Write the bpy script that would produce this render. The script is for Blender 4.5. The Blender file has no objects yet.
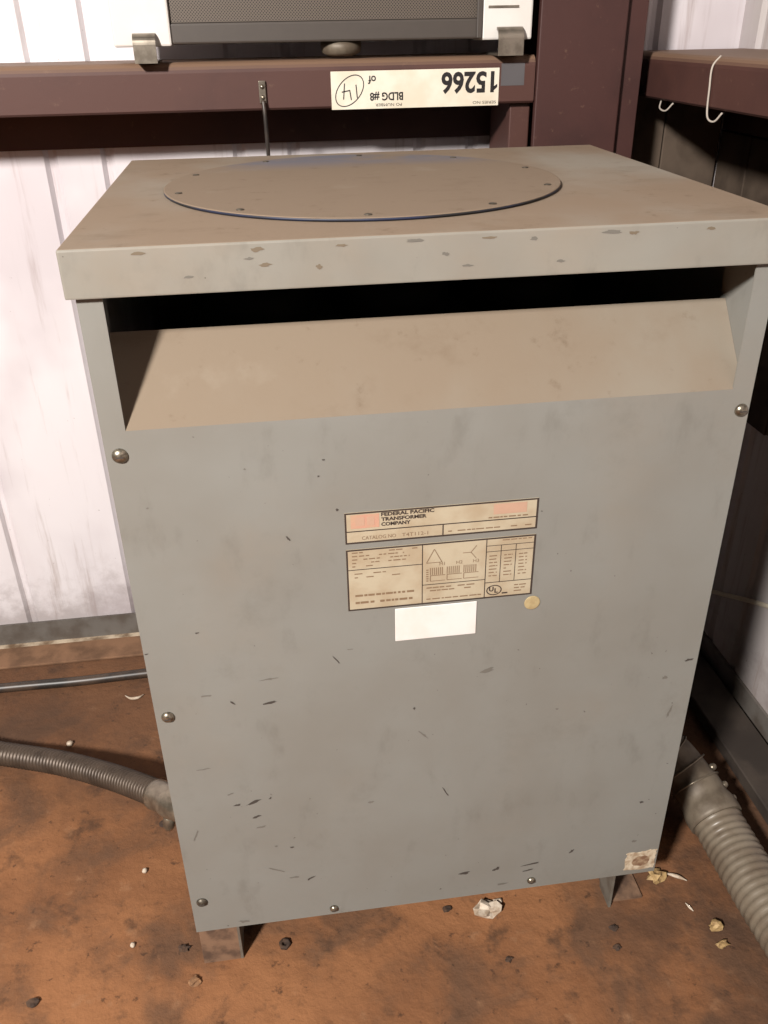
import bpy, bmesh, math, random
from mathutils import Vector, Matrix
random.seed(7)
C = bpy.context.scene.collection
PI = math.pi
FL = 0.025                      # the floor lies 25 mm under the measured origin: add to every z

# ---------------------------------------------------------------- camera
def cam_rot(y, p, r):
    return Matrix.Rotation(y, 3, 'Z') @ Matrix.Rotation(p, 3, 'X') @ Matrix.Rotation(r, 3, 'Y')
Rc = cam_rot(-0.13099, -0.51297, 0.0174)
right, fwd, up = Rc.col[0], Rc.col[1], Rc.col[2]
cd = bpy.data.cameras.new('camera'); cam = bpy.data.objects.new('camera', cd); C.objects.link(cam)
M4 = Matrix.Identity(4)
for i in range(3):
    M4[i][0], M4[i][1], M4[i][2] = right[i], up[i], -fwd[i]
M4.translation = Vector((-0.16066, -0.77515, 1.12028 + FL))
cam.matrix_world = M4
cd.sensor_fit = 'VERTICAL'; cd.sensor_height = 36; cd.lens = 866.6 * 36 / 1024
cd.clip_start = 0.02
bpy.context.scene.camera = cam

# ---------------------------------------------------------------- world, lamp, exposure
w = bpy.data.worlds.new('world'); bpy.context.scene.world = w; w.use_nodes = True
bg = w.node_tree.nodes['Background']; bg.inputs[0].default_value = (1.0, 0.90, 0.80, 1); bg.inputs[1].default_value = 0.012
ld = bpy.data.lights.new('shed_lamp', 'POINT'); ld.energy = 1030; ld.color = (1.0, 0.95, 0.895); ld.shadow_soft_size = 0.15
lo = bpy.data.objects.new('shed_lamp', ld); C.objects.link(lo); lo.location = (-1.62, -2.1, 2.45)
vs = bpy.context.scene.view_settings
vs.view_transform = 'Standard'; vs.look = 'None'; vs.gamma = 1; vs.use_curve_mapping = False; vs.exposure = 0.0

# ---------------------------------------------------------------- materials
def lin(r, g, b):
    f = lambda c: (c / 255 / 12.92) if c / 255 <= .04045 else ((c / 255 + .055) / 1.055) ** 2.4
    return (f(r) * .66, f(g) * .66, f(b) * .66, 1)
class MT:
    """small node builder"""
    def __init__(s, name, rough=.6, metal=0., spec=.5):
        s.m = bpy.data.materials.new(name); s.m.use_nodes = True
        s.nt = s.m.node_tree; s.b = s.nt.nodes['Principled BSDF']
        s.b.inputs['Roughness'].default_value = rough; s.b.inputs['Metallic'].default_value = metal
        s.b.inputs['Specular IOR Level'].default_value = spec
        s.tc = s.nt.nodes.new('ShaderNodeNewGeometry')
    def n(s, t, **k):
        x = s.nt.nodes.new(t)
        for a, v in k.items(): setattr(x, a, v)
        return x
    def link(s, a, b): s.nt.links.new(a, b)
    def noise(s, scale, detail=4, rough=.55, stretch=(1, 1, 1), dist=0.):
        mp = s.n('ShaderNodeMapping'); mp.inputs['Scale'].default_value = stretch
        s.link(s.tc.outputs['Position'], mp.inputs['Vector'])
        x = s.n('ShaderNodeTexNoise'); x.inputs['Scale'].default_value = scale; x.inputs['Detail'].default_value = detail
        x.inputs['Roughness'].default_value = rough; x.inputs['Distortion'].default_value = dist
        s.link(mp.outputs[0], x.inputs['Vector']); return x.outputs['Fac']
    def ramp(s, fac, lo, hi, a=0., b=1.):
        r = s.n('ShaderNodeMapRange'); r.inputs[1].default_value = lo; r.inputs[2].default_value = hi
        r.inputs[3].default_value = a; r.inputs[4].default_value = b; r.interpolation_type = 'SMOOTHSTEP'
        s.link(fac, r.inputs[0]); return r.outputs[0]
    def mix(s, fac, a, b, mode='MIX'):
        x = s.n('ShaderNodeMix', data_type='RGBA', blend_type=mode)
        for sock, v in ((x.inputs[0], fac), (x.inputs[6], a), (x.inputs[7], b)):
            if hasattr(v, 'links'): s.link(v, sock)
            else: sock.default_value = v
        return x.outputs[2]
    def color(s, c):
        if hasattr(c, 'links'): s.link(c, s.b.inputs['Base Color'])
        else: s.b.inputs['Base Color'].default_value = c
    def bump(s, h, strength=.3, dist=.002):
        x = s.n('ShaderNodeBump'); x.inputs['Strength'].default_value = strength; x.inputs['Distance'].default_value = dist
        s.link(h, x.inputs['Height']); s.link(x.outputs[0], s.b.inputs['Normal'])
def simple(name, c, rough=.6, metal=0., var=None, vs_=30., amt=.5, bump=0., spec=.5):
    m = MT(name, rough, metal, spec)
    if var: m.color(m.mix(m.ramp(m.noise(vs_), .38, .66, 0, amt), c, var))
    else: m.color(m.mix(m.ramp(m.noise(60), .35, .7, 0, .18), c, tuple(v * .7 for v in c[:3]) + (1,)))
    if bump: m.bump(m.noise(160), bump, .001)
    return m.m
# grey enamel of the transformer: worn, with film of dust in soft blotches and tiny specks
def enamel(name, dust_lo, dust_hi, dust_amt, speck=True, base=lin(143, 142, 136)):
    m = MT(name, .5, 0, .35)
    c = m.mix(m.ramp(m.noise(5, 5), .35, .68, 0, .45), base, lin(132, 127, 118))
    c = m.mix(m.ramp(m.noise(3.2, 6, .6), dust_lo, dust_hi, 0, dust_amt), c, lin(156, 136, 113))
    c = m.mix(m.ramp(m.noise(22, 5, .65, (1, 1, .5)), .54, .75, 0, .34), c, lin(108, 104, 96))
    c = m.mix(m.ramp(m.noise(7, 6, .7), .54, .76, 0, .45), c, lin(118, 113, 104))
    if speck:
        c = m.mix(m.ramp(m.noise(130, 2, .5), .735, .77, 0, .7), c, lin(62, 54, 46))
    m.color(c)
    m.link(m.ramp(m.noise(14), .3, .7, .42, .68), m.b.inputs['Roughness'])
    m.bump(m.noise(240, 2), .05, .0006); return m.m
M = {}
M['enamel'] = enamel('grey_enamel', .5, .85, .35)
M['enamel_lid'] = enamel('grey_enamel_lid', .4, .75, .5, base=lin(151, 148, 139))
def dusty(name, lo_, hi_, a, g, blue=False):
    m = MT(name, .9, 0, .15)
    c = m.mix(m.ramp(m.noise(3.0, 5, .55, (1, .7, 1)), lo_, hi_), a, g)
    c = m.mix(m.ramp(m.noise(9, 6, .7, (1, 1.6, 1)), .52, .76, 0, .38), c, lin(116, 97, 78))
    c = m.mix(m.ramp(m.noise(36, 6, .7), .58, .74, 0, .4), c, lin(102, 82, 64))
    c = m.mix(m.ramp(m.noise(11, 5, .6), .60, .74, 0, .2), c, lin(170, 160, 145))
    if blue:                                   # bluish paint rubbed through the dust on the rear of the plate
        sx = m.n('ShaderNodeSeparateXYZ'); m.link(m.tc.outputs['Position'], sx.inputs[0])
        k = m.n('ShaderNodeMath', operation='MULTIPLY')
        m.link(m.ramp(sx.outputs[1], .36, .47), k.inputs[0]); m.link(m.ramp(m.noise(12, 5, .65, (.6, 1, 1)), .36, .56, 0, .9), k.inputs[1])
        c = m.mix(k.outputs[0], c, lin(116, 117, 130))
    m.color(c); m.bump(m.noise(180, 5), .15, .001); return m.m
M['dust_lid'] = dusty('dusty_lid_top', .46, .66, lin(150, 131, 112), lin(160, 151, 138))
M['dust_disc'] = dusty('dusty_cover_plate', .58, .80, lin(144, 126, 108), lin(154, 145, 132), True)
M['dust_slope'] = dusty('dusty_baffle', .46, .74, lin(142, 127, 110), lin(149, 141, 128))
M['blue_rim'] = simple('blue_paint_rim', lin(34, 42, 70), .55, var=lin(30, 29, 31), vs_=14, amt=1.)
M['blue_smear'] = simple('blue_dusty_smear', lin(112, 110, 120), .85, var=lin(140, 122, 104), vs_=40, amt=.8)
M['black_in'] = simple('black_core', lin(22, 18, 15), .8)
M['dark_metal'] = simple('dark_interior_steel', lin(60, 52, 46), .7)
M['scuff_dark'] = simple('dark_scuff', lin(70, 62, 56), .8)
M['scuff_faint'] = simple('faint_scuff', lin(116, 111, 103), .8)
M['scuff_tan'] = simple('tan_scuff', lin(120, 106, 88), .8)
M['screw'] = simple('zinc_screw', lin(178, 168, 150), .32, .85, var=lin(96, 84, 70), vs_=220, amt=.7)
M['screw_dirty'] = simple('dull_screw', lin(110, 102, 90), .5, .6, var=lin(66, 56, 46), vs_=220, amt=.8)
M['plate'] = simple('yellowed_nameplate', lin(196, 183, 158), .55, var=lin(178, 158, 130), vs_=22, amt=.8)
M['ink'] = simple('black_ink', lin(62, 50, 44), .6)
M['ink_faint'] = simple('faded_ink', lin(140, 114, 88), .6)
M['pink'] = simple('faded_red_print', lin(208, 156, 134), .6, var=lin(200, 168, 138), vs_=60, amt=.7)
M['pink_faint'] = simple('pale_faded_red_print', lin(202, 164, 140), .6)
M['white_sticker'] = simple('white_sticker', lin(246, 242, 238), .45, var=lin(238, 228, 218), vs_=26, amt=.6)
M['tape_dot'] = simple('yellow_dot', lin(196, 176, 132), .6, var=lin(170, 148, 108), vs_=90, amt=.8)
M['torn'] = simple('torn_sticker', lin(222, 206, 180), .8, var=lin(160, 130, 100), vs_=90, amt=.8)
M['stain'] = simple('brown_stain', lin(132, 98, 74), .8, var=lin(186, 160, 128), vs_=120, amt=.8)
M['tag'] = simple('cream_tag', lin(246, 238, 220), .5, var=lin(228, 212, 186), vs_=18, amt=.6)
M['tag_ink'] = simple('tag_ink', lin(28, 24, 24), .5)
M['pen'] = simple('marker_ink', lin(58, 52, 52), .5)
def wall_mat(name, base, dirt):
    m = MT(name, .55, 0, .3)
    c = m.mix(m.ramp(m.noise(4, 5, .6, (1, 1, .25)), .42, .72, 0, .5), base, dirt)
    c = m.mix(m.ramp(m.noise(30, 5, .7, (1, 1, .07)), .53, .75, 0, .6), c, lin(150, 122, 104))
    c = m.mix(m.ramp(m.noise(90, 3), .70, .76, 0, .6), c, lin(120, 100, 88))
    sx = m.n('ShaderNodeSeparateXYZ'); m.link(m.tc.outputs['Position'], sx.inputs[0])       # mud splashed up from the floor
    k = m.n('ShaderNodeMath', operation='ADD'); m.link(sx.outputs[2], k.inputs[0]); m.link(m.ramp(m.noise(14, 6, .7), .3, .7, -.05, .05), k.inputs[1])
    c = m.mix(m.ramp(k.outputs[0], .03, .19, .6, 0), c, lin(150, 136, 132))
    c = m.mix(m.ramp(m.noise(2.6, 4, .5), .46, .66, 0, .5), c, lin(196, 184, 190))
    m.color(c); m.bump(m.noise(8, 3, .5, (1, 1, .3)), .12, .01); return m.m
M['sheet_shaded'] = wall_mat('shaded_wall_sheet', lin(206, 198, 196), lin(160, 146, 136))  # darker copy of the white sheet: the right wall's shade put into its colour
M['sheet'] = wall_mat('white_wall_sheet', lin(246, 240, 243), lin(226, 214, 216))
def beam_mat(name, a, b):
    m = MT(name, .6, 0, .35)
    c = m.mix(m.ramp(m.noise(9, 5), .4, .68, 0, .7), a, b)
    c = m.mix(m.ramp(m.noise(60, 4, .7), .62, .76, 0, .45), c, lin(120, 92, 76))
    # dust settled on faces that look up
    sx = m.n('ShaderNodeSeparateXYZ'); m.link(m.tc.outputs['Normal'], sx.inputs[0])
    c = m.mix(m.ramp(sx.outputs[2], .15, .75, 0, .75), c, lin(140, 112, 90))
    m.color(c); m.bump(m.noise(120, 4), .12, .001); return m.m
M['girt'] = beam_mat('oxide_red_girt', lin(86, 55, 48), lin(72, 45, 41))
M['column'] = beam_mat('oxide_red_column', lin(74, 44, 40), lin(58, 34, 32))
def floor_mat():
    m = MT('rusty_dirt_floor', .92, 0, .2)
    c = m.mix(m.ramp(m.noise(3.2, 6, .6), .38, .62), lin(160, 110, 74), lin(136, 92, 62))
    c = m.mix(m.ramp(m.noise(6.5, 6, .62, (1, 1, 1), .4), .46, .66, 0, .75), c, lin(102, 77, 60))
    c = m.mix(m.ramp(m.noise(16, 6, .66), .53, .70, 0, .7), c, lin(80, 60, 47))
    c = m.mix(m.ramp(m.noise(52, 5, .65), .60, .70, 0, .65), c, lin(60, 45, 36))
    c = m.mix(m.ramp(m.noise(24, 4, .6), .60, .76, 0, .45), c, lin(172, 130, 97))
    # darker brown towards the two walls, ragged towards the open floor
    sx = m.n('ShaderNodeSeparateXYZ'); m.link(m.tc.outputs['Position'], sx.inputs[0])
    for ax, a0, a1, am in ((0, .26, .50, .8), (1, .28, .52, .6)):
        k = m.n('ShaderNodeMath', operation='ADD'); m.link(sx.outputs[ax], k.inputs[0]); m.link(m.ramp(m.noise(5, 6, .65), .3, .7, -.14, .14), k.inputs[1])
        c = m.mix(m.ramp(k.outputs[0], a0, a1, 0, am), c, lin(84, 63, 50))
    m.color(c)
    m.bump(m.noise(30, 7, .62), .6, .008); return m.m
M['floor'] = floor_mat()
M['curb'] = simple('dusty_curb', lin(150, 114, 88), .9, var=lin(106, 80, 62), vs_=16, amt=.8, bump=.3, spec=.2)
M['channel'] = simple('grey_base_channel', lin(116, 110, 104), .6, var=lin(84, 72, 62), vs_=20, amt=.7)
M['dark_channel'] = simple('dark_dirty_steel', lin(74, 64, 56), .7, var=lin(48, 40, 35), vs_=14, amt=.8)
M['shade_board'] = simple('dark_shade_board', lin(100, 86, 74), .8, var=lin(62, 52, 45), vs_=9, amt=.9, bump=.2, spec=.2)  # dark tone of the added boards, standing in for shade on the wall
M['lip'] = simple('bare_channel_lip', lin(226, 206, 180), .5, 0, var=lin(130, 104, 80), vs_=24, amt=1.)
M['foot'] = simple('dirty_foot_steel', lin(140, 108, 84), .85, var=lin(84, 62, 48), vs_=36, amt=.9, bump=.2)
M['foot_grey'] = simple('grey_foot_steel', lin(122, 116, 106), .6, var=lin(92, 80, 68), vs_=40, amt=.7)
M['hose_dark'] = simple('grey_steel_conduit', lin(94, 80, 68), .46, .4, var=lin(64, 52, 43), vs_=26, amt=.7)
M['hose_light'] = simple('grey_vinyl_conduit', lin(134, 122, 106), .36, 0, var=lin(108, 93, 78), vs_=26, amt=.7, spec=.6)
M['fitting'] = simple('zinc_fitting', lin(168, 156, 138), .3, .7, var=lin(110, 98, 84), vs_=40, amt=.7)
M['fitting_dark'] = simple('dusty_cast_fitting', lin(128, 116, 100), .55, .2, var=lin(88, 74, 60), vs_=36, amt=.7)
M['cable'] = simple('black_cable', lin(44, 39, 36), .42, var=lin(84, 68, 56), vs_=22, amt=.8)
M['white_cap'] = simple('white_end_cap', lin(240, 236, 230), .4, var=lin(226, 218, 210), vs_=12, amt=.5)
M['unit_dark'] = simple('charcoal_housing', lin(76, 68, 62), .5)
M['clip'] = simple('brushed_steel_clip', lin(170, 160, 146), .35, .8, var=lin(120, 110, 98), vs_=60, amt=.6)
M['grey_patch'] = simple('grey_primer_patch', lin(92, 88, 90), .6)
M['web'] = simple('cobweb_strand', lin(196, 184, 172), .8)
M['wire'] = simple('pale_wire', lin(246, 234, 210), .5)
M['scrap_white'] = simple('crumpled_scrap', lin(222, 206, 186), .7, var=lin(160, 132, 104), vs_=90, amt=.7)
M['scrap_yellow'] = simple('yellow_scrap', lin(196, 164, 112), .7, var=lin(136, 104, 68), vs_=120, amt=.7)
M['pebble'] = simple('dark_clod', lin(62, 46, 36), .9, var=lin(92, 66, 46), vs_=80, amt=.8)
M['pebble_tan'] = simple('tan_clod', lin(166, 122, 84), .9, var=lin(112, 80, 54), vs_=80, amt=.8)
def mesh_mat():
    m = MT('perforated_mesh', .5, .2, .4)
    mp = m.n('ShaderNodeMapping'); mp.inputs['Rotation'].default_value = (0, math.radians(45), 0)
    m.link(m.tc.outputs['Position'], mp.inputs['Vector'])
    v = m.n('ShaderNodeTexVoronoi'); v.inputs['Scale'].default_value = 330; v.inputs['Randomness'].default_value = 0.0
    m.link(mp.outputs[0], v.inputs['Vector'])
    f = m.ramp(v.outputs['Distance'], .30, .44)
    m.color(m.mix(f, lin(40, 35, 32), lin(112, 101, 91))); return m.m
M['mesh'] = mesh_mat()

# ---------------------------------------------------------------- mesh helpers
class B:
    """collects geometry in measured coordinates; build() links it as one mesh object with its origin at its own base"""
    def __init__(s): s.bm = bmesh.new(); s.mi = 0
    def _face(s, vs_, smooth=False):
        try: f = s.bm.faces.new(vs_)
        except ValueError: return
        f.material_index = s.mi; f.smooth = smooth
    def box(s, x0, x1, y0, y1, z0, z1, bevel=0., seg=2):
        r = bmesh.ops.create_cube(s.bm, size=1)
        for v in r['verts']:
            v.co = Vector(((x0 + x1) / 2 + v.co.x * (x1 - x0), (y0 + y1) / 2 + v.co.y * (y1 - y0), (z0 + z1) / 2 + v.co.z * (z1 - z0)))
        fs = {f for v in r['verts'] for f in v.link_faces}
        for f in fs: f.material_index = s.mi
        if bevel:
            es = list({e for v in r['verts'] for e in v.link_edges})
            bmesh.ops.bevel(s.bm, geom=es, offset=bevel, segments=seg, affect='EDGES', profile=.5, material=s.mi)
        return s
    def poly(s, pts):
        s._face([s.bm.verts.new(p) for p in pts]); return s
    def extrude(s, pts, d):
        """prism: planar outline pts moved by vector d"""
        d = Vector(d); a = [s.bm.verts.new(p) for p in pts]; b = [s.bm.verts.new(Vector(p) + d) for p in pts]
        n = len(pts); s._face(a[::-1]); s._face(b)
        for i in range(n): s._face([a[i], a[(i + 1) % n], b[(i + 1) % n], b[i]])
        return s
    def tube(s, path, rad, seg=14, caps=True):
        """rad: number or list"""
        P = [Vector(p) for p in path]; n = len(P); prev = None; rings = []
        for i, p in enumerate(P):
            t = (P[min(i + 1, n - 1)] - P[max(i - 1, 0)]).normalized()
            if prev is None:
                a = Vector((0, 0, 1)) if abs(t.z) < .9 else Vector((1, 0, 0)); u = t.cross(a).normalized()
            else: u = (prev - t * prev.dot(t)).normalized()
            prev = u; v = t.cross(u); r = rad[i] if isinstance(rad, (list, tuple)) else rad
            rings.append([s.bm.verts.new(p + (u * math.cos(2 * PI * k / seg) + v * math.sin(2 * PI * k / seg)) * r) for k in range(seg)])
        for i in range(n - 1):
            for k in range(seg):
                s._face([rings[i][k], rings[i][(k + 1) % seg], rings[i + 1][(k + 1) % seg], rings[i + 1][k]], True)
        if caps: s._face(rings[0][::-1]); s._face(rings[-1])
        return s
    def lathe(s, c, prof, axis, seg=20):
        """prof: list of (radius, offset along axis)"""
        ax = Vector(axis).normalized(); u = ax.orthogonal().normalized(); v = ax.cross(u); c = Vector(c); rings = []
        for r, h in prof:
            rings.append([s.bm.verts.new(c + ax * h + (u * math.cos(2 * PI * k / seg) + v * math.sin(2 * PI * k / seg)) * max(r, 1e-5)) for k in range(seg)])
        for i in range(len(rings) - 1):
            for k in range(seg):
                s._face([rings[i][k], rings[i][(k + 1) % seg], rings[i + 1][(k + 1) % seg], rings[i + 1][k]], True)
        s._face(rings[0][::-1]); s._face(rings[-1]); return s
    def lump(s, c, rx, ry, rz, sub=2, jag=.3, seed=0, flat=False):
        rr = random.Random(seed); r = bmesh.ops.create_icosphere(s.bm, subdivisions=sub, radius=1)
        for v in r['verts']:
            k = 1 + rr.uniform(-jag, jag); v.co = Vector((c[0] + v.co.x * rx * k, c[1] + v.co.y * ry * k, c[2] + max(v.co.z * rz * k, -rz * .75)))
        for f in {f for v in r['verts'] for f in v.link_faces}: f.material_index = s.mi; f.smooth = not flat
        return s
    def build(s, name, mats, parent=None, recalc=True):
        if recalc: bmesh.ops.recalc_face_normals(s.bm, faces=s.bm.faces[:])
        vs_ = [v.co for v in s.bm.verts]
        mn = [min(v[i] for v in vs_) for i in range(3)]; mx = [max(v[i] for v in vs_) for i in range(3)]
        o = Vector(((mn[0] + mx[0]) / 2, (mn[1] + mx[1]) / 2, mn[2]))
        for v in s.bm.verts: v.co -= o
        me = bpy.data.meshes.new(name); s.bm.to_mesh(me); s.bm.free()
        for m in (mats if isinstance(mats, list) else [mats]): me.materials.append(M[m])
        ob = bpy.data.objects.new(name, me); C.objects.link(ob)
        place(ob, o, parent); return ob
WL = {}                                   # measured position of each object (before the floor offset)
def place(ob, o, parent):
    WL[ob.name] = Vector(o)
    if parent is None: ob.location = o + Vector((0, 0, FL))
    else: ob.parent = parent; ob.location = o - WL[parent.name]
def empty(name, loc, label, cat, group=None):
    e = bpy.data.objects.new(name, None); C.objects.link(e); e.empty_display_size = .05
    place(e, Vector(loc), None); return tag(e, label, cat, group)
def tag(o, label, cat, group=None):
    o['label'] = label; o['category'] = cat
    if group: o['group'] = group
    return o
def struct(o): o['kind'] = 'structure'; return o
def smooth_path(pts, n=10):
    """Catmull-Rom through pts"""
    P = [Vector(p) for p in pts]; P = [P[0] * 2 - P[1]] + P + [P[-1] * 2 - P[-2]]; out = []
    for i in range(1, len(P) - 2):
        for k in range(n):
            t = k / n; a, b, c, d = P[i - 1], P[i], P[i + 1], P[i + 2]
            out.append(.5 * ((2 * b) + (c - a) * t + (2 * a - 5 * b + 4 * c - d) * t * t + (3 * b - a - 3 * c + d) * t ** 3))
    out.append(P[-2]); return out
def resample(path, step):
    out = [path[0]]; acc = 0.
    for a, b in zip(path, path[1:]):
        L = (b - a).length; 
        while acc + L >= step:
            a = a + (b - a).normalized() * (step - acc); out.append(a); L = (b - a).length; acc = 0.
        acc += L
    return out
def text_verts(txt, size, width=None, bold=0.):
    """flat lettering as (verts, faces) with its lower left corner at 0,0; width squeezes or stretches the line to fit"""
    cu = bpy.data.curves.new('t', 'FONT'); cu.body = txt; cu.size = size; cu.offset = bold; cu.resolution_u = 3; cu.fill_mode = 'FRONT'
    ob = bpy.data.objects.new('t', cu); C.objects.link(ob)
    bpy.context.view_layer.update()
    me = bpy.data.meshes.new_from_object(ob.evaluated_get(bpy.context.evaluated_depsgraph_get()))
    V = [v.co.copy() for v in me.vertices]; F = [tuple(p.vertices) for p in me.polygons]
    bpy.data.objects.remove(ob); bpy.data.curves.remove(cu); bpy.data.meshes.remove(me)
    x0 = min(v.x for v in V); x1 = max(v.x for v in V); y0 = min(v.y for v in V)
    k = (width / (x1 - x0)) if width else 1.
    return [((v.x - x0) * k, v.y - y0) for v in V], F
def add_text(b, txt, x, z, y, size, width=None, bold=0., rot180=False):
    V, F = text_verts(txt, size, width, bold)
    vs_ = [b.bm.verts.new((x - u, y, z - v) if rot180 else (x + u, y, z + v)) for u, v in V]
    for f in F: b._face([vs_[i] for i in f])

# ================================================================ the setting
YB, XR = .80, .67                        # inner faces of the two sheet walls
b = B()
b.poly([(-3.2, -3.4, -.025), (.80, -3.4, -.025), (.80, .90, -.025), (-3.2, .90, -.025)])
b.extrude([(-3.2, -3.4, -.028), (.80, -3.4, -.028), (.80, .90, -.028), (-3.2, .90, -.028)], (0, 0, -.06))
struct(b.build('floor', 'floor'))

def sheet_profile(a0, a1, first):
    """ribbed sheet: pairs of shallow grooves 90 mm apart, repeating each 305 mm; returns (along, depth)"""
    pts = [(a0, 0.)]; g = first - .305 * math.ceil((first - a0) / .305)
    while g < a1:
        for c in (g, g + .0906):
            if a0 + .02 < c < a1 - .02: pts += [(c - .011, 0), (c - .004, .007), (c + .004, .007), (c + .011, 0)]
        g += .305
    return pts + [(a1, 0.)]
pf = sheet_profile(-3.2, .67, -.4912)
out = [(x, YB + d, -.020) for x, d in pf] + [(.67, YB + .03, -.020), (-3.2, YB + .03, -.020)]
b = B(); b.extrude(out, (0, 0, 2.4)); struct(b.build('wall_back', 'sheet'))
pf = sheet_profile(-3.4, YB, .43)
out = [(XR + d, y, -.020) for y, d in pf] + [(XR + .03, YB, -.020), (XR + .03, -3.4, -.020)]
b = B(); b.extrude(out, (0, 0, 2.4)); struct(b.build('wall_right', 'sheet_shaded'))
# base channel under each sheet
b = B(); b.box(-3.2, .66, YB - .006, YB - .0005, -.0245, .029); b.mi = 1; b.box(-3.2, .66, YB - .018, YB - .0062, -.0245, -.0195)
struct(b.build('trim_1', ['channel', 'lip']))
b = B(); b.box(XR - .006, XR - .0005, -3.4, YB - .02, -.0245, .029); b.mi = 1; b.box(XR - .018, XR - .0062, -3.4, YB - .02, -.0245, -.0195)
struct(b.build('trim_2', ['channel', 'lip']))
b = B(); b.box(-3.2, .40, .716, YB - .0185, -.0245, -.0195, .001, 1); struct(b.build('trim_3', 'curb'))
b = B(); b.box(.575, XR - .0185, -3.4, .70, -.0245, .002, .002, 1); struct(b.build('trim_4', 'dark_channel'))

# ---------------------------------------------------------------- steel girts and column
def girt(name, p0, p1, inward, z0, z1, depth, label):
    """hollow cold-formed girt: rounded upper front edge; inward = unit vector from wall to room"""
    iw = Vector(inward); r = .014; th = .004
    sec = [(0, z0)]                                     # (distance from wall, z)
    sec += [(depth - .003, z0), (depth, z0 + .003)]
    for k in range(6):
        a = k / 5 * PI / 2; sec.append((depth - r + r * math.cos(a), z1 - r + r * math.sin(a)))
    sec += [(0, z1)]
    b = B(); p0 = Vector(p0) + iw * .0006; p1 = Vector(p1) + iw * .0006
    e = empty(name, (p0 + p1) / 2 + Vector((0, 0, z0)), label, 'beam')
    pts = [p0 + iw * d + Vector((0, 0, z)) for d, z in sec]
    b.extrude(pts, Vector(p1) - p0)
    b.build('upper_channel', 'girt', e)
    b = B(); b.extrude([p0 + iw * d + Vector((0, 0, z)) for d, z in ((0, z0 - .0600), (.012, z0 - .0600), (.012, z0 - .001), (0, z0 - .001))], Vector(p1) - p0)
    b.build('lower_strip', 'girt', e); return e  # thin strip flat against the wall below the girt, in the girt's paint
girt('steel_girt', (-3.2, YB, 0), (.268, YB, 0), (0, -1, 0), 1.0115, 1.0765, .155, 'long oxide-red steel girt on the back wall under the mesh-fronted unit')
girt('steel_girt', (XR, .785, 0), (XR, -3.4, 0), (-1, 0, 0), 1.0105, 1.0750, .200, 'short oxide-red steel girt along the right-hand wall beyond the column')
col = empty('steel_column', (.35, .72, -.025), 'broad oxide-red steel column in the corner behind the transformer', 'column')
b = B(); b.box(.270, .404, .640, .652, -.025, 2.35, .002); b.build('front_flange', 'column', col)
b = B(); b.box(.331, .343, .652, .782, -.025, 2.35); b.build('web', 'column', col)
b = B(); b.box(.270, .404, .782, .794, -.025, 2.35, .002); b.build('rear_flange', 'column', col)
b = B(); b.box(.406, .440, .654, .662, -.025, 2.3, .001); b.box(.432, .440, .662, .79, -.025, 2.3, .001); b.build('clip_angle', 'column', col)
b = B(); b.box(.236, .268, .660, .780, .93, 1.0105, .002); tag(b.build('girt_bracket', 'girt'), 'oxide-red bracket block under the end of the back girt', 'bracket')

# ---------------------------------------------------------------- added boards that darken the wall under the right girt and the corner
LP = empty('shade_panel', (XR - .008, .52, .50), 'dark brown boards added to darken the right-hand wall just under the girt', 'panel')
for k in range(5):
    b = B(); b.box(XR - .0135, XR - .0015, .2585 + .106 * k, .2585 + .106 * k + .1025, .50 + .004 * (k % 2), .948, .0015, 1); b.build('board', 'shade_board', LP)
LP = empty('shade_panel', (.555, YB - .008, .50), 'dark brown boards added to darken the corner beside the steel column', 'panel')
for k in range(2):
    b = B(); b.box(.446 + .1055 * k, .446 + .1055 * k + .1035, YB - .0135, YB - .0015, .50, 1.008, .0015, 1); b.build('board', 'shade_board', LP)

# ================================================================ the transformer
W2, ZB, ZF, ZL, ZT, D = .325, .05, .790, .919, .960, .5515
T = empty('transformer', (0, D / 2, -.025), 'grey steel floor-standing electrical transformer cabinet with dusty lid', 'transformer')
# front panel with the vent opening cut in its top, folded in as a sloping baffle
b = B(); b.box(-W2, W2, 0, .002, ZB, ZF); b.box(-W2, -.3025, 0, .002, ZF, ZL); b.box(.3030, W2, 0, .002, ZF, ZL)
b.box(-W2, -W2 + .0015, .002, .02, ZB, ZL); b.box(W2 - .0015, W2, .002, .02, ZB, ZL)
front = b.build('front_panel', 'enamel', T)
b = B(); a_ = [b.bm.verts.new(p) for p in ((-.3025, 0, ZF), (.3030, 0, ZF), (.3127, .0045, ZF + .0053), (.3127, .064, .8660), (-.3127, .064, .8660), (-.3127, .0045, ZF + .0053))]
c_ = [b.bm.verts.new(v.co + Vector((0, .0015, -.0015))) for v in a_]
b._face(a_); b._face(c_[::-1])
for k in range(6): b._face([a_[k], c_[k], c_[(k + 1) % 6], a_[(k + 1) % 6]])
baf = b.build('baffle', 'dust_slope', T)
b = B(); b.box(-W2, -W2 + .002, .0205, D - .002, ZB, ZL); b.build('side_panel', 'enamel', T)
b = B(); b.box(W2 - .002, W2, .0205, D - .002, ZB, ZL); b.build('side_panel', 'enamel', T)
b = B(); b.box(-W2, W2, D - .0015, D, ZB, ZL); b.build('back_panel', 'enamel', T)
b = B(); b.box(-W2 + .003, W2 - .003, .022, D - .003, ZB + .001, ZB + .004); b.build('bottom_panel', 'dark_metal', T)
# return flanges inside the opening
for s in (-1, 1):
    b = B(); b.box(min(s * .313, s * .3145), max(s * .313, s * .3145), .0025, .075, .80, ZL - .001); b.build('return_flange', 'enamel', T)
core = B()
core.box(-.26, .26, .14, .50, .10, .80, .01)
core.build('core', 'black_in', T)
b = B()
for k in range(3): b.lathe((-.17 + .17 * k, .32, .80), [(.07, 0), (.07, .04), (.05, .05), (.02, .06)], (0, 0, 1), 18)
b.build('winding', 'black_in', T)
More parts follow.
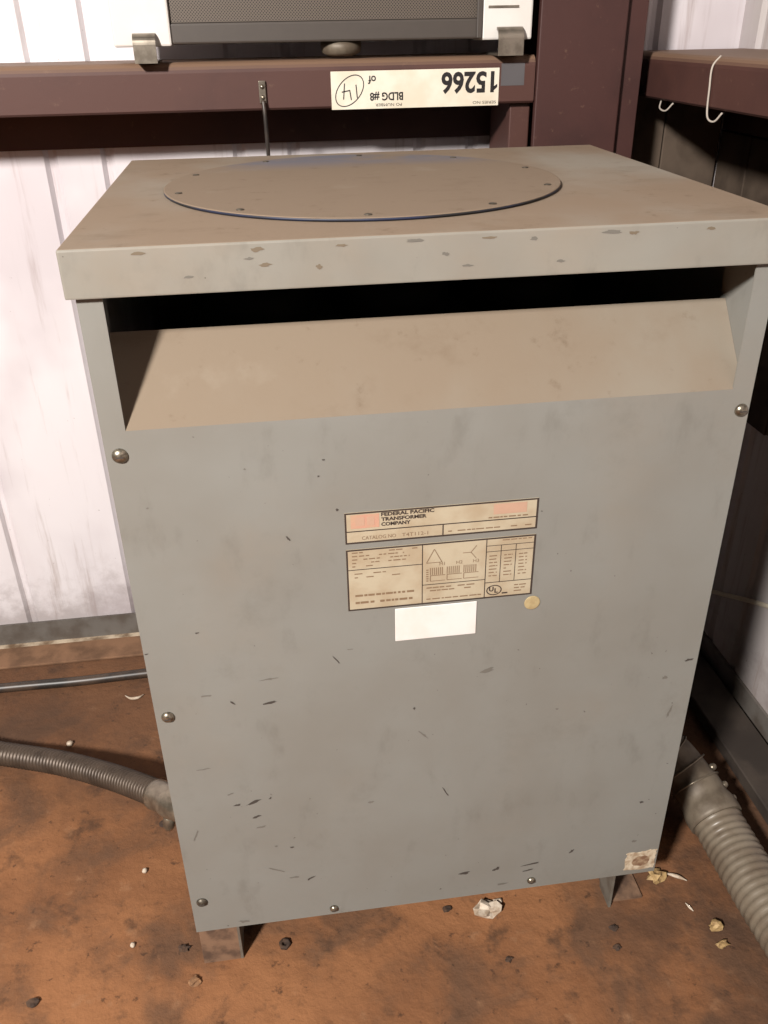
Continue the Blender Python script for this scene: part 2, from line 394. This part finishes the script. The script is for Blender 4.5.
# lid: a shallow pan
o_ = .0075
b = B(); x0, x1, y0, y1 = -W2 - o_, W2 + o_, -o_, D + .003
b.box(x0, x1, y0, y1, ZL - .0022, ZT, .0022, 3)
b.bm.normal_update()
for f_ in b.bm.faces: f_.material_index = 1 if f_.normal.z > .8 else 0
bmesh.ops.delete(b.bm, geom=[f_ for f_ in b.bm.faces if f_.normal.z < -.3], context='FACES')
e_ = .0008                                           # folded skirt inside the pan gives the sheet its thickness
b.box(x0 + e_, x1 - e_, y0 + e_, y0 + .002, ZL + .002, ZT - .004); b.box(x0 + e_, x1 - e_, y1 - .002, y1 - e_, ZL + .002, ZT - .004)
b.box(x0 + e_, x0 + .002, y0 + .0021, y1 - .0021, ZL + .002, ZT - .004); b.box(x1 - .002, x1 - e_, y0 + .0021, y1 - .0021, ZL + .002, ZT - .004)
b.box(x0 + e_, x1 - e_, y0 + e_, y1 - e_, ZT - .0035, ZT - .002)
lid = b.build('lid', ['enamel_lid', 'dust_lid'], T)
b = B(); rl = random.Random(21)
for (fx_, fz_, L_, t_) in [(.25, .90, .016, .005), (.26, .55, .012, .004), (.24, .70, .010, .003), (.46, .93, .020, .004), (.50, .60, .008, .004), (.53, .30, .012, .003), (.73, .92, .022, .006), (.76, .88, .012, .004),
                         (.10, .93, .014, .004), (.16, .35, .010, .003), (.36, .90, .012, .003), (.62, .85, .010, .004), (.66, .30, .009, .003), (.87, .90, .012, .004), (.33, .45, .006, .005), (.56, .92, .016, .003)]:
    cx_, cz_ = x0 + (x1 - x0) * fx_, ZL + (ZT - .003 - ZL) * fz_; b.mi = rl.random() > .45
    b.poly([(cx_ + .5 * L_ * rl.uniform(.5, 1.1) * math.cos(k * PI / 6), y0 - .0003, cz_ + .5 * t_ * rl.uniform(.4, 1.1) * math.sin(k * PI / 6)) for k in range(12)])
b.build('scuff_marks', ['scuff_tan', 'scuff_faint'], lid)['kind'] = 'stuff'
CX, CY, CR = -.040, .277, .225
b = B(); b.mi = 1; b.lathe((CX, CY, ZT), [(CR - .002, .0003), (CR, .001), (CR, .0032)], (0, 0, 1), 96)
b.mi = 0; b.lathe((CX, CY, ZT), [(CR, .0032), (CR - .0008, .0039), (CR - .0016, .0040), (CR - .004, .0040), (0, .0040)], (0, 0, 1), 96)
disc = b.build('round_cover_plate', ['dust_disc', 'blue_rim'], T); disc['label'] = 'dusty round cover plate with blue painted rim'
for k in range(10):
    a = 2 * PI * (k + .35) / 10; p = (CX + (CR - .014) * math.cos(a), CY + (CR - .014) * math.sin(a), ZT + .004)
    b = B(); b.lathe(p, [(.0042, 0), (.0038, .0008), (.0020, .0012), (.0003, .0013)], (0, 0, 1), 12); b.build('screw', 'screw_dirty', disc)
# screws on the front
for (x, z, m, r) in ((-.3116, .765, 'screw', .0068), (.3162, .7662, 'screw', .0062), (-.3112, .435, 'screw', .0066), (-.3108, .1103, 'screw_dirty', .0064),
                  (-.1374, .0623, 'screw', .0052), (.1413, .0658, 'screw', .0052)):
    b = B(); b.lathe((x, 0, z), [(r * 1.15, 0), (r * 1.12, .0012), (r * .95, .0028), (r * .6, .0044), (r * .2, .0050), (.0002, .0051)], (0, -1, 0), 18)
    sc = b.build('screw', m, T)
    b = B(); b.box(x - r * .55, x + r * .55, -.0055, -.0047, z - .0007, z + .0007); b.build('screw_slot', 'scuff_dark', sc)
# feet
f = empty; 
b = B(); b.box(-.323, -.272, .004, .0075, -.025, ZB - .0005); b.mi = 1; b.box(-.272, -.2685, .004, .10, -.025, ZB - .0005)
b.mi = 0; b.box(-.323, -.272, .0077, .10, -.025, -.021)
b.build('foot', ['foot', 'foot_grey'], T)
b = B(); b.mi = 1; b.extrude([(.2665, .004, ZB - .0005), (.2665, .060, ZB - .0005), (.2665, .040, -.025), (.2665, .004, -.025)], (.0035, 0, 0))
b.mi = 0; b.box(.2702, .322, .012, .06, -.025, -.021)
b.build('foot', ['foot', 'foot_grey'], T)
for sx in (-1, 1):
    b = B(); b.box(min(sx * .270, sx * .322), max(sx * .270, sx * .322), D - .08, D - .01, -.025, ZB - .0005); b.build('foot', 'foot', T)
# scuffs and chips on the front panel: (x, z, length, thickness, angle, dark)
SC = [(-0.159,0.658,0.0093,0.0041,-60,1),(-0.118,0.745,0.004,0.003,0,1),(-0.124,0.727,0.003,0.003,0,1),(-0.196,0.741,0.0029,0.0029,0,0),(-0.295,0.706,0.0038,0.0029,0,0),(-0.265,0.549,0.0053,0.0032,0,1),(-0.116,0.493,0.016,0.0023,-60,1),(-0.194,0.475,0.0224,0.0034,5,0),(-0.196,0.44,0.0228,0.0046,10,1),(-0.237,0.446,0.0101,0.0034,-45,1),(-0.266,0.46,0.0178,0.0033,0,0),(-0.322,0.527,0.0053,0.0032,0,1),(-0.107,0.687,0.0041,0.0052,80,1),(-0.227,0.284,0.0242,0.0073,25,1),(-0.248,0.282,0.0108,0.006,10,1),(-0.226,0.258,0.0148,0.0062,15,1),(-0.222,0.238,0.0149,0.005,10,0),(-0.254,0.302,0.0096,0.0048,20,0),(-0.186,0.194,0.0064,0.0051,0,1),(-0.211,0.156,0.0284,0.0039,-30,0),(-0.186,0.136,0.0157,0.0052,0,0),(-0.165,0.13,0.0158,0.0053,25,1),(-0.26,0.06,0.016,0.008,-10,0),(-0.281,0.348,0.0186,0.0035,5,0),(-0.303,0.238,0.0242,0.0036,70,0),(-0.082,0.259,0.0102,0.0051,0,0),(0.06,0.454,0.0206,0.0097,15,0),(-0.026,0.408,0.0036,0.006,0,1),(-0.015,0.364,0.0186,0.0037,-50,0),(0.015,0.261,0.0238,0.0026,-65,1),(0.152,0.382,0.0052,0.0039,0,0),(0.301,0.356,0.0231,0.0068,75,0),(0.314,0.438,0.0158,0.0053,10,1),(0.287,0.414,0.0079,0.0079,0,0),(0.196,0.116,0.0118,0.0059,45,1),(0.044,0.1,0.0185,0.0085,10,1),(0.089,0.099,0.0129,0.0086,30,1),(0.139,0.1,0.0292,0.0044,8,1),(0.135,0.088,0.0263,0.0044,8,1),(0.099,0.066,0.019,0.0073,8,0),(0.286,0.197,0.0073,0.0058,0,1),(0.286,0.12,0.009,0.006,0,0),(-0.206,0.2,0.0051,0.0051,0,0),(-0.207,0.287,0.0061,0.0037,40,1),(-0.1,0.506,0.0102,0.0023,0,0)]
b = B()
for (x, z, L, t, a, dk) in SC:
    b.mi = 0 if dk else 1; a = math.radians(a); n = 14; pts = []
    for k in range(n):
        q = 2 * PI * k / n; rr = random.uniform(.55, 1.1)
        u, v = .5 * L * rr * math.cos(q), .5 * t * rr * math.sin(q) * (.45 + .55 * random.random())
        pts.append((x + u * math.cos(a) - v * math.sin(a), -.0003, z + u * math.sin(a) + v * math.cos(a)))
    b.poly(pts)
so = b.build('scuff_marks', ['scuff_dark', 'scuff_faint'], front); so['kind'] = 'stuff'

# ---- nameplates
def rect(b, x0, x1, z0, z1, y): b.poly([(x0, y, z0), (x1, y, z0), (x1, y, z1), (x0, y, z1)])
def dashes(b, x0, x1, z, h, y, seed, gap=.25):
    r = random.Random(seed); x = x0
    while x < x1 - .001:
        L = min(r.uniform(.0025, .009), x1 - x)
        if r.random() > gap * .4: rect(b, x, x + L, z, z + h, y)
        x += L + r.uniform(.0008, .0022)
def plate(name, x0, x1, z0, z1, label):
    b = B(); b.box(x0, x1, -.0008, 0., z0, z1); o = b.build(name, 'plate', T); o['label'] = label
    e = .0018; b = B(); y = -.0010
    rect(b, x0, x1, z1 - e, z1, y); rect(b, x0, x1, z0, z0 + e, y); rect(b, x0, x0 + e, z0 + e, z1 - e, y); rect(b, x1 - e, x1, z0 + e, z1 - e, y)
    b.build('border', 'ink', o); return o
X0, X1 = -.1000, .1066; PW = X1 - X0; fx = lambda f: X0 + PW * f
y = -.0011
P1 = plate('nameplate', X0, X1, .6450, .6822, 'yellowed maker nameplate with faded red logo block')
b = B(); rect(b, X0, X1, .6592, .6604, y); rect(b, fx(.5), fx(.506), .645, .6592, y); b.build('ruling', 'ink', P1)
b = B(); rect(b, fx(.03), fx(.175), .6632, .6795, y); b.build('logo_block', 'pink', P1)
b = B(); rect(b, fx(.055), fx(.10), .6665, .6765, y - .0002); rect(b, fx(.112), fx(.15), .6665, .6765, y - .0002); b.build('logo_shape', 'pink_faint', P1)
b = B(); rect(b, fx(.765), fx(.94), .6665, .6790, y); b.build('logo_block', 'pink_faint', P1)
b = B()
add_text(b, 'FEDERAL PACIFIC', fx(.185), .6757, y, .0058, .056, .00022)
add_text(b, 'TRANSFORMER', fx(.185), .6698, y, .0058, .048, .00022)
add_text(b, 'COMPANY', fx(.185), .6639, y, .0058, .031, .00022)
b.build('lettering', 'ink', P1)
b = B(); dashes(b, fx(.74), fx(.95), .6622, .0016, y, 3); dashes(b, fx(.53), fx(.97), .6500, .0014, y, 4)
b.build('fine_print', 'ink_faint', P1)['kind'] = 'stuff'
b = B(); add_text(b, 'CATALOG NO', fx(.085), .6490, y, .0062, .036); add_text(b, 'T4T112-1', fx(.29), .6490, y, .0062, .028); b.build('lettering', 'ink_faint', P1)

z0, z1 = .5592, .6376; PH = z1 - z0; fz = lambda f: z1 - PH * f
P2 = plate('rating_plate', X0, X1, z0, z1, 'yellowed rating plate with wiring diagram and table')
b = B(); t = .0009
rect(b, fx(.395), fx(.395) + t, z0, z1, y); rect(b, fx(.735), fx(.735) + t, z0, z1, y)
rect(b, X0, fx(.395), fz(.33), fz(.33) + t, y); rect(b, fx(.395), fx(.735), fz(.68), fz(.68) + t, y); rect(b, fx(.735), X1, fz(.74), fz(.74) + t, y)
b.build('ruling', 'ink', P2)
b = B()
for i, f_ in enumerate((.06, .115, .17, .225, .28)): dashes(b, fx(.03), fx((.37, .30, .33, .31, .14)[i]), fz(f_), .0014, y, 10 + i, .9)
for i, f_ in enumerate((.40, .46)): dashes(b, fx(.04), fx((.22, .30)[i]), fz(f_), .0013, y, 20 + i, .8)
for i, f_ in enumerate((.74, .79)): dashes(b, fx(.42), fx((.70, .66)[i]), fz(f_), .0015, y, 30 + i, .3)
dashes(b, fx(.42), fx(.72), fz(.93), .0015, y, 36, .5)
dashes(b, fx(.78), fx(.98), fz(.055), .0012, y, 37, .3)
for c in (.755, .835, .915):
    for i in range(7): dashes(b, fx(c), fx(c + .045), fz(.30 + .055 * i), .0013, y, 40 + i + int(c * 100), .2)
for i in range(3): dashes(b, fx(.90), fx(.97 - .01 * i), fz(.82 + .05 * i), .0014, y, 60 + i, .1)
b.build('fine_print', 'ink_faint', P2)['kind'] = 'stuff'
b = B(); dashes(b, fx(.04), fx(.36), fz(.77), .0026, y, 70, .1); dashes(b, fx(.04), fx(.35), fz(.89), .0028, y, 71, .1); b.build('stamped_line', 'ink_faint', P2)
b = B(); t = .0007
def seg2(b, xa, za, xb, zb, t=.0008):
    d = Vector((xb - xa, 0, zb - za)).normalized(); n = Vector((-d.z, 0, d.x)) * t / 2
    p, q = Vector((xa, y, za)), Vector((xb, y, zb)); b.poly([p - n, q - n, q + n, p + n])
ax, az = fx(.46), fz(.10); s_ = .0085
seg2(b, ax, az, ax - s_, az - .017); seg2(b, ax, az, ax + s_, az - .017); seg2(b, ax - s_, az - .017, ax + s_, az - .017)
wx, wz = fx(.655), fz(.20); seg2(b, wx, wz, wx - .009, wz); seg2(b, wx, wz, wx + .006, wz + .008); seg2(b, wx, wz, wx + .006, wz - .008)
for k in range(3):
    cx = fx(.44 + .09 * k)
    for j in range(7): seg2(b, cx + j * .0022, fz(.40), cx + j * .0022, fz(.52), .0009)
    add_text(b, 'H%d' % (k + 1), cx + .010, fz(.37), y, .006)
    seg2(b, cx, fz(.53), cx + .0165, fz(.53)); seg2(b, cx, fz(.62), cx + .0165, fz(.62)); seg2(b, cx, fz(.53), cx, fz(.62))
for j in range(6): rect(b, fx(.418), fx(.43), fz(.44 + j * .036), fz(.44 + j * .036) + .0014, y)
b.build('wiring_diagram', 'ink_faint', P2)
b = B(); rect(b, fx(.74), X1, fz(.13), fz(.13) + t, y); rect(b, fx(.74), X1, fz(.225), fz(.225) + t, y)
for c in (.815, .895): rect(b, fx(c), fx(c) + t, fz(.74), fz(.13), y)
b.build('rating_table', 'ink', P2)
b = B(); cx, cz = fx(.79), fz(.87); n = 28
for k in range(n):
    a0, a1 = 2 * PI * k / n, 2 * PI * (k + 1) / n
    seg2(b, cx + .0082 * math.cos(a0), cz + .0062 * math.sin(a0), cx + .0082 * math.cos(a1), cz + .0062 * math.sin(a1), .0012)
add_text(b, 'U', cx - .0058, cz - .0016, y, .0080, None, .0003); add_text(b, 'L', cx + .0005, cz - .0038, y, .0080, None, .0003)
dashes(b, cx + .009, cx + .016, cz - .0058, .0018, y, 5)
b.build('certification_mark', 'ink', P2)

b = B(); b.box(-.0482, .0446, -.0013, 0., .5115, .5562, .0006, 1); ws = b.build('blank_sticker', 'white_sticker', T); ws['label'] = 'blank bright white sticker'
b = B(); b.lathe((.1088, 0, .5466), [(.0092, 0), (.0092, .0006), (.0085, .0008), (.0002, .0008)], (0, -1, 0), 24); d_ = b.build('round_sticker', 'tape_dot', T); d_['label'] = 'small round yellowed dot sticker'
pts = []
for k in range(36):
    q = k / 36 * 4; i = int(q); f_ = q - i; cs = [(.2785, .0600), (.3225, .0590), (.3225, .0975), (.2785, .0945)]
    p, p2 = cs[i], cs[(i + 1) % 4]; j = .0014
    pts.append((p[0] + (p2[0] - p[0]) * f_ + random.uniform(-j, j), -.0008, p[1] + (p2[1] - p[1]) * f_ + random.uniform(-j, j)))
b = B(); b.extrude(pts, (0, .0008, 0)); d_ = b.build('torn_sticker', 'torn', T); d_['label'] = 'torn paper sticker remnant with brown stains'
b = B(); b.poly([(.2875 + .0135 * (1 + math.cos(k * .4)) + random.uniform(-.001, .001), -.0010, .0770 + .0105 * math.sin(k * .4) + random.uniform(-.0012, .0012)) for k in range(15)]); b.build('brown_stain', 'stain', d_)

# ================================================================ things above the girt
U = empty('grille_unit', (-.04, .66, 1.0765), 'black mesh-fronted metal unit with white end caps above the back girt', 'grille unit')
b = B(); b.box(-.343, -.2635, .636, .710, 1.097, 1.46, .003); b.build('end_cap', 'white_cap', U)
b = B(); b.box(.1815, .2570, .636, .710, 1.097, 1.46, .003); b.mi = 1; b.box(.190, .235, .6345, .6362, 1.138, 1.141); b.build('end_cap', ['white_cap', 'clip'], U)
b = B(); b.box(-.2632, .1812, .652, .706, 1.118, 1.45); b.build('housing', 'unit_dark', U)
b = B(); b.box(-.2632, .1812, .643, .6518, 1.126, 1.45); g_ = b.build('perforated_grille', 'mesh', U)
b = B(); b.box(-.2632, .1812, .638, .700, 1.099, 1.1255, .003); b.build('lower_rail', 'unit_dark', U)
b = B(); b.box(.1735, .1812, .633, .6375, 1.100, 1.45, .001); b.build('edge_trim', 'unit_dark', U)
b = B(); b.lathe((-.022, .672, 1.0800), [(.020, 0), (.028, .004), (.030, .010), (.030, .0185)], (0, 0, 1), 20); b.build('foot_pad', 'fitting_dark', U)
for cx, wd in ((-.3005, .031), (.2225, .038)):
    b = B(); path = []                            # bent strap: hooks over the cap's lower edge, foot on the girt
    for k in range(9):
        a = k / 8 * PI / 2; path.append((.633 - .010 * math.sin(a), 1.114 - .010 + .010 * math.cos(a) if k else 1.114))
    outer = [(.6355, 1.114)] + [(.6355 - .014 * math.sin(k / 8 * PI / 2), 1.100 + .014 * math.cos(k / 8 * PI / 2)) for k in range(9)] + [(.6215, 1.0768), (.6245, 1.0768)]
    inner = [(.6245 , 1.099)] + [(.6355 - .011 * math.sin(k / 8 * PI / 2), 1.099 + .011 * math.cos(k / 8 * PI / 2)) for k in range(8, -1, -1)]
    pts = [(cx - wd / 2, yy, zz) for yy, zz in outer + inner]
    b.extrude(pts, (wd, 0, 0)); b.box(cx - wd / 2, cx + wd / 2, .6245, .70, 1.0768, 1.0798)
    b.build('clip', 'clip', U)
# paper tag on the girt, mounted upside down
yt = .6438
Tg = empty('asset_tag', (.0855, .6444, 1.010), 'cream paper tag stuck upside down on the back girt, reading 15266', 'tag')
b = B(); b.box(-.0415, .2125, yt, .6449, 1.0095, 1.0605); b.build('paper', 'tag', Tg)
yi = yt - .0003
b = B(); add_text(b, '15266', .2050, 1.0565, yi, .0385, .081, .0012, True); b.poly([(.2045, yi, 1.0300), (.2100, yi, 1.0345), (.2100, yi, 1.0390), (.2045, yi, 1.0355)]); n15 = b.build('number', 'tag_ink', Tg)
b = B(); add_text(b, 'BLDG #8', .0660, 1.0325, yi, .0150, .050, .0004, True); b.build('lettering', 'tag_ink', Tg)
b = B(); add_text(b, 'of', .0255, 1.0540, yi, .0150, .012, .0003, True); b.build('lettering', 'tag_ink', Tg)
b = B(); add_text(b, 'PO NUMBER', .0640, 1.0165, yi, .0056, .040, 0, True); b.build('small_lettering', 'tag_ink', Tg)
b = B(); add_text(b, 'SERIES NO', .2090, 1.0160, yi, .0056, .036, 0, True); b.build('small_lettering', 'tag_ink', Tg)
b = B(); n = 30; cx, cz = -.016, 1.0345
for k in range(n):
    a0, a1 = 2 * PI * k / n, 2 * PI * (k + 1) / n
    e = lambda a: (cx + .0215 * math.cos(a) * math.cos(.3) + .0018 - .021 * math.sin(a) * math.sin(-.3) * .8, cz + .0205 * math.sin(a) + .004 * math.cos(a))
    (xa, za), (xb, zb) = e(a0), e(a1); d = Vector((xb - xa, 0, zb - za)).normalized(); nn = Vector((-d.z, 0, d.x)) * .0007
    p, q = Vector((xa, yi, za)), Vector((xb, yi, zb)); b.poly([p - nn, q - nn, q + nn, p + nn])
def stroke(b, pts, t=.0016):
    for p, q in zip(pts, pts[1:]):
        p, q = Vector((p[0], yi, p[1])), Vector((q[0], yi, q[1])); d = (q - p).normalized(); nn = Vector((-d.z, 0, d.x)) * t / 2
        b.poly([p - nn - d * t * .3, q - nn + d * t * .3, q + nn + d * t * .3, p + nn - d * t * .3])
stroke(b, [(-.0045, 1.0420), (-.0030, 1.0250)])                       # the 1, upside down
stroke(b, [(-.0120, 1.0225), (-.0140, 1.0350), (-.0255, 1.0330)])        # the 4
stroke(b, [(-.0235, 1.0235), (-.0215, 1.0440)])
b.build('handwriting', 'pen', Tg)
# grey primer patch on girt end
b = B(); b.box(.2155, .2515, .6440, .6450, 1.036, 1.066); tag(b.build('primer_patch', 'grey_patch'), 'small grey square patch on the girt beside the cream tag', 'patch')
# cable clamp with hanging black cable
K = empty('cable_clamp', (-.1425, .64, 1.030), 'small metal clamp on the back girt with thin black cable hanging below', 'cable clamp')
b = B(); b.box(-.1475, -.1375, .6395, .6449, 1.021, 1.051, .001); b.build('strap', 'clip', K)
for z in (1.029, 1.043):
    b = B(); b.lathe((-.1425, .6395, z), [(.0032, 0), (.0030, .0012), (.0010, .0020), (.0002, .0021)], (0, -1, 0), 12); b.build('bolt', 'screw', K)
b = B(); b.tube(smooth_path([(-.1425, .6370, 1.025), (-.1415, .634, 1.005), (-.1410, .636, .97), (-.1405, .640, .90), (-.140, .645, .70), (-.14, .66, .40)], 8), .0030, 10); b.build('cable', 'cable', K)

# ================================================================ conduits and cables
def corrugated(path, r, pitch, amp):
    P = resample(path, pitch / 4); return P, [r + amp * (1, .25, -1, .25)[i % 4] for i in range(len(P))]
L = empty('flexible_conduit', (-.53, .33, -.025), 'thin dark ribbed metal conduit entering the left side of the transformer', 'conduit')
path = smooth_path([(-.372, .184, .115), (-.4000, .2184, .098), (-.4756, .2949, .062), (-.575, .3739, .028), (-.6962, .442, .002), (-.84, .50, -.0030), (-1.1, .56, -.0030), (-1.6, .60, -.0030), (-2.3, .58, -.0030), (-3.1, .52, -.0030)], 12)
P, Rr = corrugated(path, .0195, .0080, .0016); b = B(); b.tube(P, Rr, 16); b.build('hose', 'hose_dark', L)
b = B(); pth = smooth_path([(-.3285, .152, .126), (-.3480, .153, .126), (-.372, .184, .115), (-.388, .202, .106)], 5)
b.tube(pth, [.024] * 3 + [.021] * 4 + [.0235] * (len(pth) - 7), 20); b.build('connector', 'fitting', L)
b = B(); b.lathe((-.3270, .152, .126), [(.030, 0), (.030, .006), (.026, .008)], (-1, 0, 0), 6); b.build('locknut', 'fitting', L)
b = B(); b.lathe((-.366, .160, .106), [(.008, .0), (.009, .006), (.009, .020), (.006, .026), (.001, .029)], (-.12, -.15, -1), 14); b.build('clamp_screw', 'fitting', L)

Rg = empty('flexible_conduit', (.46, .05, -.025), 'thick pale grey ribbed conduit on the floor right of the transformer', 'conduit')
path = smooth_path([(.4700, .098, .026), (.4738, .05, .019), (.4750, -.01, .017), (.4770, -.08, .017), (.483, -.17, .017), (.50, -.40, .017), (.53, -.9, .017)], 12)
P, Rr = corrugated(path, .0385, .0125, .0011); b = B(); b.tube(P, Rr, 24); b.build('hose', 'hose_light', Rg)
b = B(); pth = smooth_path([(.328, .218, .098), (.378, .217, .095), (.424, .198, .079), (.451, .162, .055), (.464, .122, .036), (.4702, .090, .026)], 5)
b.tube(pth, [.036] * (len(pth) - 9) + [.039] * 4 + [.0415, .043, .043, .043, .0425], 24); cn = b.build('elbow_connector', 'fitting_dark', Rg)
for (q, r) in ((11, .0375), (14, .0395), (17, .0405)):
    c = pth[q]; t = (pth[q + 1] - pth[q - 1]).normalized()
    b = B(); b.lathe(c, [(r - .004, -.0016), (r + .0015, -.0012), (r + .0015, .0012), (r - .004, .0016)], t, 24); b.build('rib', 'fitting', cn)
for q in (16, 19, 22):
    t = (pth[q + 1] - pth[q - 1]).normalized(); n_ = Vector((.9, .0, .45)); n_ = (n_ - t * n_.dot(t)).normalized()
    b = B(); b.lathe(pth[q] + n_ * .034, [(.0055, 0), (.0060, .006), (.0045, .010), (.001, .0115)], n_, 10); b.build('clamp_screw', 'fitting', Rg)
b = B(); b.lathe((.3265, .218, .098), [(.046, 0), (.046, .008), (.040, .011)], (1, 0, 0), 6); b.build('locknut', 'fitting_dark', Rg)

b = B(); b.tube(smooth_path([(-1.8, .63, -.0155), (-1.2, .648, -.0155), (-.7494, .6455, -.0155), (-.60, .643, -.0155), (-.4674, .6467, -.0155), (-.2, .652, -.0155), (.2, .64, -.0155)], 10), .0095, 14)
tag(b.build('power_cable', 'cable'), 'black cable lying on the floor along the back wall', 'cable')
b = B(); b.tube(smooth_path([(.6645, .72, .055), (.6645, .62, .095), (.6645, .5281, .1379), (.6645, .3708, .2176), (.6645, .10, .34), (.6645, -.3, .50)], 8), .0045, 8)
tag(b.build('pale_wire', 'wire'), 'thin pale wire running slantwise along the right-hand wall', 'wire')

# ================================================================ cobwebs on the right girt
b = B(); b.tube(smooth_path([(.478, .480, 1.0755), (.467, .478, 1.062), (.466, .475, 1.035), (.466, .472, 1.008), (.464, .460, .998), (.466, .446, .997), (.470, .436, 1.008)], 6), .0014, 6)
tag(b.build('cobweb_strand', 'web'), 'pale dusty strand looped over the right-hand girt', 'cobweb')
b = B(); b.tube(smooth_path([(.472, .640, 1.009), (.466, .628, 1.000), (.466, .606, .998), (.471, .594, 1.009)], 6), .0013, 6)
tag(b.build('cobweb_strand', 'web'), 'short pale dusty strand under the girt next to the column', 'cobweb')

# ================================================================ litter on the floor
zf = -.025
def lumpthing(name, m, c, r, label, cat, group=None, seed=0, jag=.35, sub=2, flat=True):
    b = B(); b.lump((c[0], c[1], zf + r[2] * .75), r[0], r[1], r[2], sub, jag, seed, flat); tag(b.build(name, m), label, cat, group)
lumpthing('crumpled_paper', 'scrap_white', (.088, .022), (.016, .013, .009), 'crumpled whitish paper scrap lying under the front edge of the transformer', 'litter', seed=3, jag=.5)
lumpthing('paper_flake', 'scrap_white', (.106, .036), (.007, .005, .004), 'tiny white flake behind the crumpled paper scrap', 'litter', seed=4)
def sliver(name, m, pts, r, label, cat):
    b = B(); P = smooth_path([(x, y_, z) for x, y_, z in pts], 6); n = len(P)
    b.tube(P, [max(.0008, r * math.sin(PI * (i + .4) / (n - .2))) for i in range(n)], 7); tag(b.build(name, m), label, cat)
lumpthing('yellow_scrap', 'scrap_yellow', (.356, .040), (.012, .010, .009), 'yellowish crumbled lump beside the right foot of the transformer', 'litter', seed=5, jag=.5)
sliver('pale_splinter', 'scrap_white', [(.372, .046, zf + .003), (.386, .036, zf + .006), (.400, .028, zf + .003)], .003, 'pale splinter beside the yellowish crumbled lump', 'litter')
lumpthing('yellow_scrap', 'scrap_yellow', (.4064, -.0511), (.009, .008, .007), 'yellow chip beside the thick conduit, the farther of two', 'litter', seed=6, jag=.4)
lumpthing('yellow_scrap', 'scrap_yellow', (.4031, -.0790), (.009, .006, .006), 'yellow chip beside the thick conduit, the nearer of two', 'litter', seed=7, jag=.4)
sliver('pale_splinter', 'scrap_white', [(.381, -.008, zf + .003), (.384, -.016, zf + .003), (.387, -.022, zf + .002)], .002, 'tiny pale splinter between the yellow lump and chips', 'litter')
lumpthing('white_pebble', 'scrap_white', (-.5854, .4728), (.006, .006, .005), 'white pebble on the floor behind the thin conduit', 'pebble', seed=8, jag=.15, flat=False)
lumpthing('white_pebble', 'scrap_white', (-.4213, .1711), (.0042, .0042, .004), 'tiny white speck on the floor below the thin conduit', 'pebble', seed=9, jag=.15, flat=False)
lumpthing('white_pebble', 'scrap_white', (-.426, .0461), (.0038, .0038, .0035), 'tiny white speck on the floor left of the front left foot', 'pebble', seed=10, jag=.15, flat=False)
sliver('pale_shaving', 'scrap_white', [(-.500, .592, zf + .003), (-.488, .582, zf + .003), (-.474, .582, zf + .003), (-.464, .590, zf + .003)], .003, 'curled pale shaving in front of the black cable', 'litter')
b = B(); b.lathe((-.2102, .0151, zf), [(.0085, 0), (.0085, .005), (.0045, .005), (.0045, .0005)], (0, 0, 1), 6); tag(b.build('hex_nut', 'pebble'), 'dark nut lying on the floor right of the front left foot', 'nut')
SP = [(-.352, .030, .0075, 0, 'dark dirt crumb beside the front left foot of the transformer'),
      (.030, .035, .0060, 0, 'dark dirt crumb left of the crumpled paper scrap'),
      (.100, -.055, .0050, 0, 'dark dirt crumb on the floor in front of the crumpled paper scrap'),
      (.262, -.030, .0060, 0, 'dark dirt crumb just in front of the right foot of the transformer'),
      (.255, -.060, .0055, 0, 'dark dirt crumb farther in front of the right foot of the transformer'),
      (-.400, .260, .0065, 0, 'dark dirt crumb under the thin ribbed conduit'),
      (-.335, -.022, .0080, 1, 'tan dirt clod in front of the front left foot'),
      (-.550, -.020, .0080, 0, 'dark dirt clod near the lower left corner of the picture')]
for i, (x, yy, r, k, lb) in enumerate(SP):
    lumpthing('dirt_clod', ('pebble', 'pebble_tan')[k], (x, yy), (r, r * .8, r * .5), lb, 'dirt clod', 'loose dirt crumbs on the floor', seed=30 + i, jag=.4)
